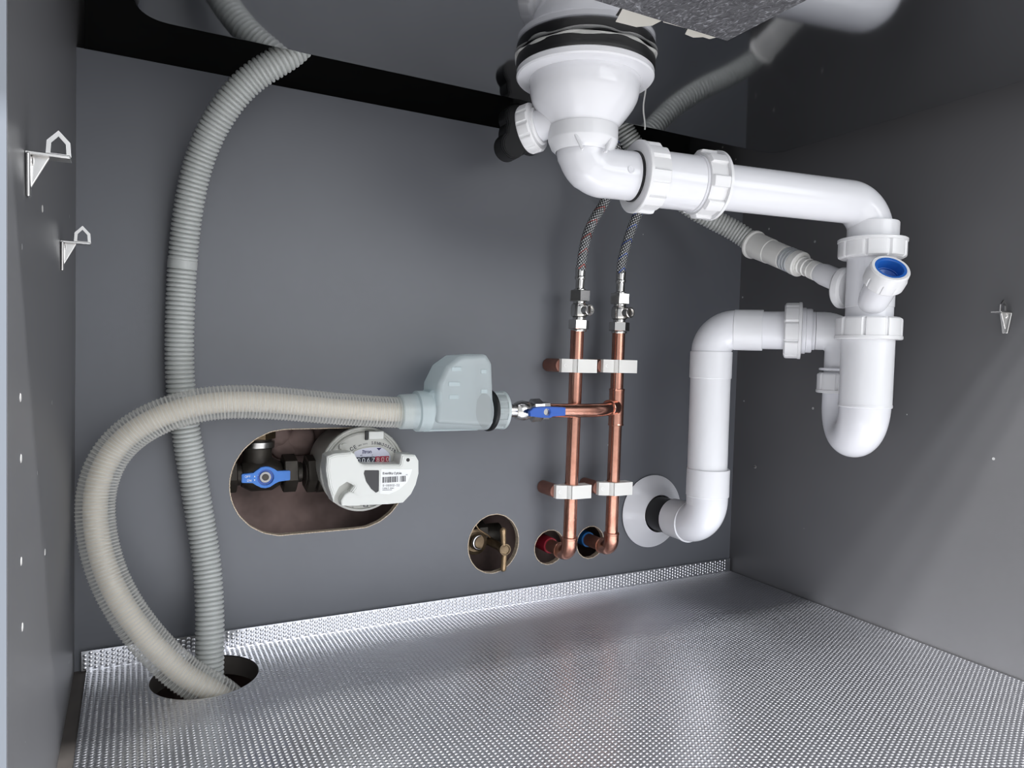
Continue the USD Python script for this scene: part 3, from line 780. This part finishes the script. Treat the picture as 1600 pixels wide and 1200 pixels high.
def flexi(label, mat, pts, x):
    f = thing("braided_hose", label, "hose", (x, PY_, 0.358))
    obj("ferrule", lathe([(0.0, -0.001), (0.0072, -0.001), (0.0072, 0.0015), (0.0050, 0.0030), (0.0050, 0.0120), (0.0062, 0.0135), (0.0062, 0.0155), (0.0055, 0.0165), (0.0058, 0.0260), (0.0, 0.0262)], n=36), "chrome", f)
    path, at = spline([np.array(q) - V(x, PY_, 0.358) for q in pts], 0.003)
    n = 28
    m = sweep(path, 0.0054, n, caps=False)
    uv = np.column_stack([np.tile(np.abs((np.arange(n) / n) * 2 - 1) * 4.0, len(path)), np.repeat(at / 0.0042, n)])
    obj("braid", m, mat, f, smooth=True, uv=uv)
    return f


flexi("braided steel hose with red flecks rising from the left valve", "braid_red",
      [(0.4862, -0.0352, 0.380), (0.4862, -0.0380, 0.396), (0.4895, -0.0420, 0.421), (0.4985, -0.0460, 0.443), (0.5080, -0.0490, 0.462), (0.5060, -0.0460, 0.486), (0.4940, -0.0410, 0.515), (0.475, -0.038, 0.56), (0.458, -0.038, 0.62)], 0.4862)
flexi("braided steel hose with blue flecks rising from the right valve", "braid_blue",
      [(0.5418, -0.0352, 0.380), (0.5420, -0.0380, 0.402), (0.5460, -0.0420, 0.423), (0.5510, -0.0450, 0.441), (0.5560, -0.0480, 0.460), (0.5440, -0.0480, 0.480), (0.522, -0.053, 0.505), (0.505, -0.056, 0.540), (0.492, -0.054, 0.62)], 0.5418)

# pipe clips with copper spacers
def clip_parts(t):
    ring = Point(0, 0).buffer(0.0112, 10).union(sbox(-0.006, -0.0112, 0.0195, 0.0035)).intersection(sbox(-0.03, -0.0112, 0.0195, 0.012))
    prof = ring.union(Polygon([(-0.0205, 0.0055), (-0.0205, -0.0005), (-0.0155, -0.0035), (-0.0085, -0.0060), (-0.004, 0.008), (-0.010, 0.0055)])).difference(Point(0, 0).buffer(0.0076, 16))
    prof = prof.union(sbox(0.0105, -0.0105, 0.0195, 0.0))
    m = trimesh.creation.extrude_polygon(max(getattr(prof, "geoms", [prof]), key=lambda g: g.area), 0.0150, engine="earcut")
    m.apply_translation((0, 0, -0.0075))
    obj("saddle", m, "clip_white", t, smooth=25)
    obj("screw_recess", lathe([(0.0, 0.0), (0.0024, 0.0), (0.0024, 0.0006), (0.0018, 0.0008), (0.0, 0.0004)], (-0.0165, -0.0022, 0.0), unit((-0.45, -1, 0)), 20), "adapter", t)
    obj("spacer", tube_between((-0.0175, 0.0045, 0), (-0.0175, 0.0345, 0), 0.0075, 32), "dull_copper", t, label="short copper offcut used as a spacer to the wall")


first = thing("pipe_clip", "white plastic clip on the left copper riser above the branch pipe", "pipe clip", (0.4855, PY_, 0.2740), "white clips holding the copper risers")
clip_parts(first)
for x, z, lab in ((0.5415, 0.2745, "white plastic clip on the right copper riser above the tee"), (0.4832, 0.1325, "white plastic clip low on the left copper riser, above its elbow"), (0.5408, 0.1325, "white plastic clip low on the right copper riser, left of the waste rosette")):
    copy_of(first, "pipe_clip", lab, (x, PY_, z))

# ball valve with blue lever on the branch
bv = thing("ball_valve", "small nickel ball valve with a blue lever between tundish and copper branch", "valve", (0.4230, -0.0575, 0.2262))
obj("tail_pipe", lathe([(0.0, 0.0), (0.0078, 0.0), (0.0082, 0.0008), (0.0082, 0.0050), (0.0070, 0.0060), (0.0070, 0.0150), (0.0, 0.0150)], (-0.0410, 0, 0), (1, 0, 0), 36), "chrome", bv)
obj("valve_body", lathe([(0.0, 0.0), (0.0080, 0.0), (0.0100, 0.0030), (0.0108, 0.0080), (0.0100, 0.0140), (0.0082, 0.0165), (0.0082, 0.0200), (0.0, 0.0200)], (-0.0270, 0, 0), (1, 0, 0), 40), "chrome", bv)
obj("compression_nut", hexnut((-0.0085, 0, 0), (1, 0, 0.04), 0.0212, 0.0125, 0.4), "chrome", bv, smooth=False)
obj("back_nut", hexnut((0.0045, 0, 0), (1, 0, 0), 0.0170, 0.0080, 0.1), "chrome", bv, smooth=False)
obj("stem", tube_between((0.0, 0.0, 0.0), (0.0, -0.0190, 0.0), 0.0040, 24), "chrome", bv)
lev = round_poly([(-0.0170, -0.0046), (-0.0080, -0.0058), (0.0035, -0.0060), (0.0060, -0.0048), (0.0215, -0.0040), (0.0215, 0.0046), (0.0060, 0.0054), (-0.0010, 0.0056), (-0.0150, 0.0052), (-0.0190, 0.0020)], 0.0008)
lm = extr(lev.difference(Point(-0.0010, 0.0).buffer(0.0037, 16)), -0.0155, -0.0220, 0.0010)
lvp = obj("lever", lm, "blue_handle", bv, smooth=25, label="blue plastic lever")
obj("lever_screw", lathe([(0.0, 0.0), (0.0036, 0.0), (0.0036, 0.0010), (0.0, 0.0010)], (-0.001, -0.0150, 0), (0, -1, 0), 24), "black_plastic", lvp)
obj("lever_wing", extr(round_poly([(-0.0215, -0.0040), (-0.0110, -0.0052), (-0.0110, 0.0052), (-0.0180, 0.0045), (-0.0225, 0.0010)], 0.0008), -0.0190, -0.0235, 0.0008), "blue_handle", lvp, smooth=25)

# ------------------------------------------------------------------ water meter
wm = thing("water_meter", "round grey water meter with a pale radio module, seen through the oval cut-out", "water meter", (0.2490, -0.012, 0.1653))
G = lambda L: [(x - 0.2490, z - 0.1653) for x, z in L]
obj("meter_body", lathe([(0.0, -0.075), (0.036, -0.075), (0.0385, -0.070), (0.0395, -0.012), (0.0398, -0.006), (0.0425, -0.005), (0.0428, -0.004), (0.0428, -0.0010), (0.0420, 0.0), (0.0405, 0.0002), (0.0395, -0.0012), (0.0382, -0.0012), (0.0372, 0.0012), (0.0355, 0.0020), (0.0, 0.0020)], (0, 0, 0), (0, -1, 0), 96), "meter_grey", wm, smooth=25)
obj("pipe_union", cat(tube_between((-0.048, 0.050, -0.010), (-0.030, 0.050, -0.010), 0.0135, 36), hexnut((-0.047, 0.050, -0.010), (1, 0, 0), 0.034, 0.010, 0.2), tube_between((-0.036, 0.050, -0.01), (0.070, 0.050, -0.01), 0.020, 36)), "iron_dark", wm, smooth=30, label="dark pipe union behind the meter")
obj("latch", bx((0.0035, -0.0060, 0.0305), (0.0190, -0.0018, 0.0385), 0.0006), "meter_module", wm, smooth=False)
obj("latch_slot", bx((0.0005, -0.0045, 0.0298), (0.0034, -0.0019, 0.0390), 0.0003), "black_plastic", wm, smooth=False, label="black slot beside the latch")
obj("hinge_lug", cat(lathe([(0.0, 0.0), (0.0045, 0.0), (0.0045, 0.0018), (0.0, 0.0022)], (-0.0195, -0.0018, 0.0228), (0, -1, 0), 24), bx((-0.0255, -0.0042, 0.0215), (-0.0228, -0.0019, 0.0265), 0.0005)), "meter_grey", wm)
reg = round_poly(G([(0.2384, 0.1800), (0.2392, 0.1836), (0.2430, 0.1852), (0.2480, 0.1865), (0.2530, 0.1871), (0.2579, 0.1873), (0.2625, 0.1873), (0.2668, 0.1868), (0.2712, 0.1846), (0.2745, 0.1815), (0.2765, 0.1777), (0.2765, 0.1705), (0.2430, 0.1705)]), 0.0004)
obj("dial_bezel", extr(reg.buffer(0.0009).difference(reg), -0.0019, -0.0030), "meter_grey", wm, smooth=False)
dial = obj("register_dial", extr(reg, -0.0018, -0.0024), "dial", wm, smooth=False)
obj("lettering", text_at("Itron", 0.0031, -0.0022, -0.0024, 0.0164, rot=-0.02, bold=True), "ink_blue", dial, smooth=False)
obj("lettering", cat(text_at("m3", 0.0011, -0.0040, -0.0024, 0.0139), text_at("x", 0.0011, 0.0080, -0.0024, 0.0139, bold=True)), "ink", dial, smooth=False)
obj("marker_arrow", extr([(0.0128, 0.0212), (0.0178, 0.0212), (0.0152, 0.0186)], -0.0023, -0.0027), "ink_blue", dial, smooth=False)
for k, (dg, red) in enumerate((("0", 0), ("0", 0), ("6", 0), ("7", 0), ("8", 1), ("0", 1), ("0", 1))):
    x0 = -0.0085 + k * 0.00495
    dr = obj("counter_drum", bx((x0, -0.0036, 0.0066), (x0 + 0.0046, -0.0024, 0.0127), 0.0004), "drum_red" if red else "drum_black", dial, smooth=False)
    # sub-part level is used up by the drum, so its digit is printed as a sibling
    obj("digit", text_at(dg, 0.0042, x0 + 0.0009, -0.0036, 0.0075 - 0.0002 * k * 0), "white_ink" if not red else "tape_white", dial, smooth=False)


def arc_text(t, height, r, a_start, step, y, cx=0.0070, cz=-0.0115):
    ms = []
    for i, c in enumerate(t):
        a = a_start - i * step
        if c != " ":
            ms.append(text_at(c, height, cx + r * math.cos(a), y, cz + r * math.sin(a), rot=a - PI / 2, bold=height > 0.002))
    return cat(*ms)


obj("lettering", arc_text("18MA303615", 0.0028, 0.0366, math.radians(90), math.radians(4.3), -0.0019), "ink", wm, smooth=False)
obj("ce_mark", arc_text("CE", 0.0036, 0.0362, math.radians(124), math.radians(6.2), -0.0019), "ink", wm, smooth=False)
obj("lettering", arc_text("M10 0071", 0.0014, 0.0370, math.radians(110.5), math.radians(1.9), -0.0019), "ink", wm, smooth=False)
foot = cat(text_at("C", 0.0022, -0.0115, -0.0019, -0.0375), extr(sbox(0.0005, -0.0382, 0.0052, -0.0350).difference(sbox(0.0013, -0.0376, 0.0044, -0.0356)), -0.0019, -0.0022), *[extr(sbox(0.0070, -0.0360 - 0.0011 * k, 0.0150 - 0.002 * k, -0.0356 - 0.0011 * k), -0.0019, -0.0022) for k in range(2)])
obj("lettering", foot, "ink", wm, smooth=False)
modp = round_poly(G([(0.2073, 0.1828), (0.2138, 0.1852), (0.2307, 0.1861), (0.2339, 0.1840), (0.2387, 0.1753), (0.2427, 0.1735), (0.2793, 0.1718), (0.2812, 0.1821), (0.2959, 0.1807), (0.2995, 0.1749), (0.3000, 0.1619), (0.2972, 0.1507), (0.2925, 0.1413), (0.2840, 0.1330), (0.2686, 0.1325), (0.2317, 0.1340), (0.2192, 0.1352), (0.2146, 0.1379), (0.2090, 0.1544), (0.2064, 0.1699)]), 0.0012)
rec = Polygon(G([(0.2155, 0.1360), (0.2215, 0.1350), (0.2232, 0.1420), (0.2275, 0.1475), (0.2320, 0.1530), (0.2270, 0.1560), (0.2205, 0.1520), (0.2165, 0.1440)])).buffer(0.0012)
mod_ = obj("radio_module", extr(modp.difference(rec), -0.002, -0.0240, 0.0030), "meter_module", wm, smooth=30, label="pale plastic radio reading module on the meter")
obj("recess", extr(rec.intersection(modp), -0.002, -0.0150), "meter_grey", mod_, smooth=False)
boss = Polygon(G([(0.2222, 0.1345), (0.2216, 0.1400), (0.2245, 0.1450), (0.2285, 0.1472), (0.2330, 0.1460), (0.2365, 0.1420), (0.2380, 0.1345)])).buffer(0.001)
obj("round_boss", extr(boss.intersection(modp.buffer(-0.0004)), -0.010, -0.0262, 0.0012), "meter_module", mod_, smooth=30)
obj("sensor_window", extr(round_poly(G([(0.2435, 0.1681), (0.2579, 0.1674), (0.2579, 0.1468), (0.2551, 0.1454), (0.2502, 0.1497), (0.2453, 0.1570), (0.2428, 0.1650)]), 0.0010), -0.0235, -0.0246), "dark_window", mod_, smooth=False, label="dark grey window")
lab = obj("paper_label", extr(round_poly(G([(0.2599, 0.1684), (0.2923, 0.1668), (0.2900, 0.1600), (0.2871, 0.1538), (0.2789, 0.1471), (0.2735, 0.1448), (0.2682, 0.1430), (0.2592, 0.1443)]), 0.0003), -0.0235, -0.0243), "paper", mod_, smooth=False, label="white printed label with a barcode")
obj("screw_hole", lathe([(0.0, 0.0), (0.0018, 0.0), (0.0018, 0.0004), (0.0, 0.0004)], (0.0386, -0.0239, 0.0110), (0, -1, 0), 20), "black_plastic", mod_)
prints = [text_at("EverBlu Cyble", 0.0022, 0.0124, -0.0243, -0.0022, 0.0002, rot=-0.04, bold=True, squeeze=0.98), text_at("V2", 0.0010, 0.0365, -0.0243, -0.0042, 0.0002)]
x = 0.0124
while x < 0.0362:
    w = random.choice((0.0003, 0.0003, 0.0006, 0.0009))
    if not 0.0285 < x < 0.0297:
        prints.append(extr(sbox(x, -0.0105, x + w, -0.0048), -0.0242, -0.0245))
    x += w + random.choice((0.0003, 0.0003, 0.0006))
prints += [text_at("0-00003-52", 0.0020, 0.0126, -0.0243, -0.0141, 0.0002, rot=-0.04), text_at("Cyble 5  class", 0.0013, 0.0126, -0.0243, -0.0164, 0.0002, rot=-0.04), text_at("www.itron.com", 0.0010, 0.0126, -0.0243, -0.0181, 0.0002, rot=-0.03)]
obj("label_print", cat(*prints), "ink", mod_, smooth=False)

# ------------------------------------------------------------------ stop valve in the oval cut-out
sv_ = thing("stop_valve", "dark stop valve with a blue lever in the oval cut-out beside the water meter", "valve", (0.1595, 0.020, 0.1573))
obj("lever", extr(round_poly([(-0.0222, -0.0042), (-0.0120, -0.0050), (-0.0085, -0.0075), (-0.004, -0.0100), (0.0, -0.0107), (0.0045, -0.0098), (0.0090, -0.0068), (0.0130, -0.0050), (0.0236, -0.0040), (0.0236, 0.0055), (0.0110, 0.0058), (0.0085, 0.0078), (0.004, 0.0100), (0.0, 0.0107), (-0.0045, 0.0100), (-0.0085, 0.0072), (-0.0115, 0.0050), (-0.0222, 0.0042)], 0.0010)
               .difference(Point(0, 0).buffer(0.0078, 24)), 0.0, -0.0045, 0.0008), "blue_bright", sv_, smooth=25, label="blue lever of the stop valve")
obj("lever_hub", lathe([(0.0, 0.0), (0.0080, 0.0), (0.0080, 0.0018), (0.0060, 0.0014), (0.0, 0.0014)], (0, 0, 0), (0, -1, 0), 36), "blue_handle", sv_)
obj("hub_nut", lathe([(0.0030, 0.001), (0.0054, 0.001), (0.0054, 0.0030), (0.0048, 0.0034), (0.0034, 0.0034), (0.0030, 0.0020), (0.0030, 0.001)], (0, 0, 0), (0, -1, 0), 28), "pin_hole", sv_)
obj("hub_stem", lathe([(0.0, 0.0), (0.0030, 0.0), (0.0030, 0.0026), (0.0, 0.0026)], (0, 0, 0), (0, -1, 0), 24), "iron_dark", sv_)
obj("lever_print", cat(text_at("OFF", 0.0021, -0.0195, -0.0045, 0.0008), text_at("ON", 0.0021, -0.0175, -0.0045, -0.0032), extr([(-0.0110, 0.0010), (-0.0096, 0.0010), (-0.0103, 0.0026)], -0.0045, -0.0048), extr([(-0.0110, -0.0014), (-0.0096, -0.0014), (-0.0103, -0.0030)], -0.0045, -0.0048)), "white_ink", sv_, smooth=False)
obj("valve_body", cat(tube_between((-0.060, 0.024, -0.001), (0.040, 0.024, -0.001), 0.0105, 36), lathe([(0, -0.019), (0.012, -0.019), (0.0170, -0.010), (0.0170, 0.010), (0.012, 0.019), (0, 0.019)], (0, 0.024, -0.001), (1, 0, 0), 40), tube_between((0, 0.03, 0), (0, 0.002, 0), 0.0062, 24)), "iron_dark", sv_, smooth=30)
obj("side_nut", hexnut((0.020, 0.022, -0.001), (1, 0, 0), 0.034, 0.014, 0.25), "iron_dark", sv_, smooth=False)
obj("side_nut", hexnut((-0.034, 0.022, -0.001), (1, 0, 0), 0.030, 0.010, 0.1), "iron_dark", sv_, smooth=False)
obj("tail_union", tube_between((-0.045, 0.016, -0.0005), (-0.026, 0.016, -0.0005), 0.0070, 28), "brass", sv_)
vp = thing("vertical_union", "dark vertical pipe with a pale band above the blue lever in the oval cut-out", "pipe fitting", (0.1560, 0.046, 0.1755))
obj("pipe", tube_between((0, 0, -0.010), (0, 0, 0.080), 0.0140, 36), "iron_dark", vp)
obj("pale_band", lathe([(0.0, 0.0), (0.0160, 0.0), (0.0168, 0.001), (0.0168, 0.0065), (0.0160, 0.0075), (0.0, 0.0075)], (0, 0, 0.0075), (0, 0, 1), 40), "steel", vp, label="pale metal band around the pipe")
obj("upper_nut", hexnut((0, 0, 0.0165), (0, 0, 1), 0.030, 0.014, 0.3), "brass_dark", vp, smooth=False)
rk, _n = [], 0
for (x, y, z, s) in ((0.176, 0.078, 0.196, 0.020), (0.188, 0.079, 0.180, 0.015), (0.205, 0.079, 0.185, 0.017)):
    m = trimesh.creation.icosphere(3, s)
    m.vertices *= 1 + 0.35 * (meshkit.fbm(m.vertices * 90, 3, 3)[:, None] - 0.5)
    m.vertices[:, 1] *= 0.6
    m.apply_translation((x, y, z))
    rk.append(m)
for m in rk:
    c = m.vertices.mean(0)
    m.apply_translation(-c)
lumps = thing("mortar_patch", "rough brown mortar patch on the masonry above the stop valve", "mortar", (0.189, 0.080, 0.187))
for m, off in zip(rk, ((-0.013, -0.002, 0.009), (-0.001, 0, -0.007), (0.016, 0, -0.002))):
    m.apply_translation(off)
    obj("mortar_lump", m, "masonry", lumps, smooth=50)

# ------------------------------------------------------------------ brass valve in the round cut-out
bl = thing("brass_stopcock", "dull brass two-armed stopcock in the round cut-out left of the copper risers", "valve", (0.4160, -0.004, 0.0648))
obj("lever_arm", hull_spheres([((-0.0012, 0, 0.0050), 0.0026), ((-0.0024, 0, 0.0215), 0.0036)]), "brass", bl, smooth=45)
obj("lever_arm", hull_spheres([((0.0, 0, -0.0050), 0.0032), ((-0.0008, 0, -0.0220), 0.0034)]), "brass", bl, smooth=45)
obj("hub", lathe([(0.0, -0.0060), (0.0062, -0.0060), (0.0066, 0.0), (0.0066, 0.0030), (0.0050, 0.0034), (0.0046, 0.0022), (0.0, 0.0022)], (0, 0, 0), unit((-0.15, -1, 0.1)), 32), "brass_dark", bl)
obj("spindle", tube_between((0, 0.004, 0), (0, 0.075, 0), 0.0050, 24), "brass_dark", bl)
obj("valve_body", cat(tube_between((-0.040, 0.055, 0.004), (0.020, 0.055, 0.004), 0.0125, 36), hexnut((-0.012, 0.055, 0.004), (1, 0, 0), 0.030, 0.012, 0.3)), "iron_dark", bl, smooth=30)
cc = thing("threaded_socket", "dark round pipe socket with a pale crescent rim in the round cut-out", "pipe fitting", (0.4010, 0.034, 0.0655))
obj("socket_body", lathe([(0.0, -0.040), (0.0150, -0.040), (0.0150, 0.0), (0.0120, 0.0010), (0.0110, 0.0), (0.0, -0.002)], (-0.004, 0, 0), unit((-0.1, -1, 0)), 36), "brass_dark", cc)
obj("crescent_rim", sweep(arc_pts((0, -0.003, 0), (1, 0, 0), (0, 0, 1), 0.0078, 1.35, 5.0, 24), 0.0008 + 0.0016 * np.sin(np.linspace(0.15, 3.0, 24)), 14), "steel", cc, smooth=50)
tw, _ = spline([(-0.006, -0.004, 0.024), (-0.003, -0.006, 0.017), (0.002, -0.006, 0.013), (0.008, -0.006, 0.009), (0.013, -0.005, 0.005)], 0.0015)
obj("hemp_strand", sweep(tw, 0.0010, 10), "brass", cc, smooth=50)

# ------------------------------------------------------------------ shelf supports
def support_parts(t, s):
    """s = +1 on the left wall (points to +X), -1 on the right wall"""
    X = lambda *p: V(p[0] * s, p[1], p[2])
    obj("pin", tube_between(X(-0.004, 0, -0.003), X(0.003, 0, -0.003), 0.0025, 16), "steel", t)
    lo, hi = X(0.0, -0.0048, -0.0008), X(0.0175, 0.0048, 0.0006)
    obj("plate", bx(np.minimum(lo, hi), np.maximum(lo, hi), 0.0003), "steel", t, smooth=False)
    tip = Polygon([(-0.0050, 0.0), (0.0050, 0.0), (0.0046, 0.0065), (0.0, 0.0115), (-0.0046, 0.0065)]).difference(Polygon([(-0.0031, 0.001), (0.0031, 0.001), (0.0028, 0.0056), (0.0, 0.0088), (-0.0028, 0.0056)]))
    m = trimesh.creation.extrude_polygon(tip, 0.0009, engine="earcut")
    m.vertices = np.stack([(0.0128 + m.vertices[:, 0]) * s, m.vertices[:, 2] - 0.0040, m.vertices[:, 1]], 1)
    obj("upturned_tip", fix(m), "steel", t, smooth=False)
    leg = m3.Manifold.batch_hull([m3.Manifold.sphere(0.0010, 10).translate(tuple(map(float, X(a, b, c)))) for a, b, c in ((0.0012, -0.0045, -0.001), (0.0012, 0.0045, -0.001), (0.0010, -0.0018, -0.0185), (0.0010, 0.0018, -0.0185))])
    obj("wall_leg", to_tm(leg), "steel", t, smooth=35)
    web = m3.Manifold.batch_hull([m3.Manifold.sphere(0.0007, 10).translate(tuple(map(float, X(a, b, c)))) for a, b, c in ((0.001, 0, -0.001), (0.0085, 0, -0.001), (0.001, 0, -0.016), (0.0032, 0, -0.006))])
    obj("web", to_tm(web), "steel", t, smooth=35)


s1 = thing("shelf_support", "metal shelf support on the left side panel nearest the front edge", "shelf support", (0.0, -0.322, 0.3685), "metal shelf supports")
support_parts(s1, 1)
copy_of(s1, "shelf_support", "metal shelf support on the left side panel, further back beside the grey hose", (0.0, -0.1435, 0.3515))
s3 = thing("shelf_support", "metal shelf support alone on the right side panel", "shelf support", (W, -0.336, 0.3360), "metal shelf supports")
support_parts(s3, -1)

# ------------------------------------------------------------------ small things
kn = thing("lobed_knob", "black lobed plastic knob hanging behind the white sink strainer", "knob", (0.3900, -0.060, 0.5075))
lob = Point(0, 0).buffer(0.019)
for k in range(3):
    a = k * 2 * PI / 3 - 2.25
    lob = lob.union(Point(0.0165 * math.cos(a), 0.0165 * math.sin(a)).buffer(0.0135))
obj("knob", extr(lob, 0.008, -0.010, 0.003), "black_plastic", kn, smooth=30)
obj("stem", tube_between((0, 0.0, 0.0), (0, 0.0, 0.16), 0.009, 24), "black_plastic", kn)
sc = thing("wall_screw", "tiny bright screw head low on the right side panel", "screw", (W, -0.0390, 0.1470))
obj("head", lathe([(0.0, -0.002), (0.0024, -0.002), (0.0024, 0.0004), (0.0016, 0.0010), (0.0, 0.0012)], (0, 0, 0), (-1, 0, 0), 20), "steel", sc)
obj("slot", bx((-0.0015, -0.0018, -0.0003), (-0.0009, 0.0018, 0.0003)), "iron_dark", sc, smooth=False)
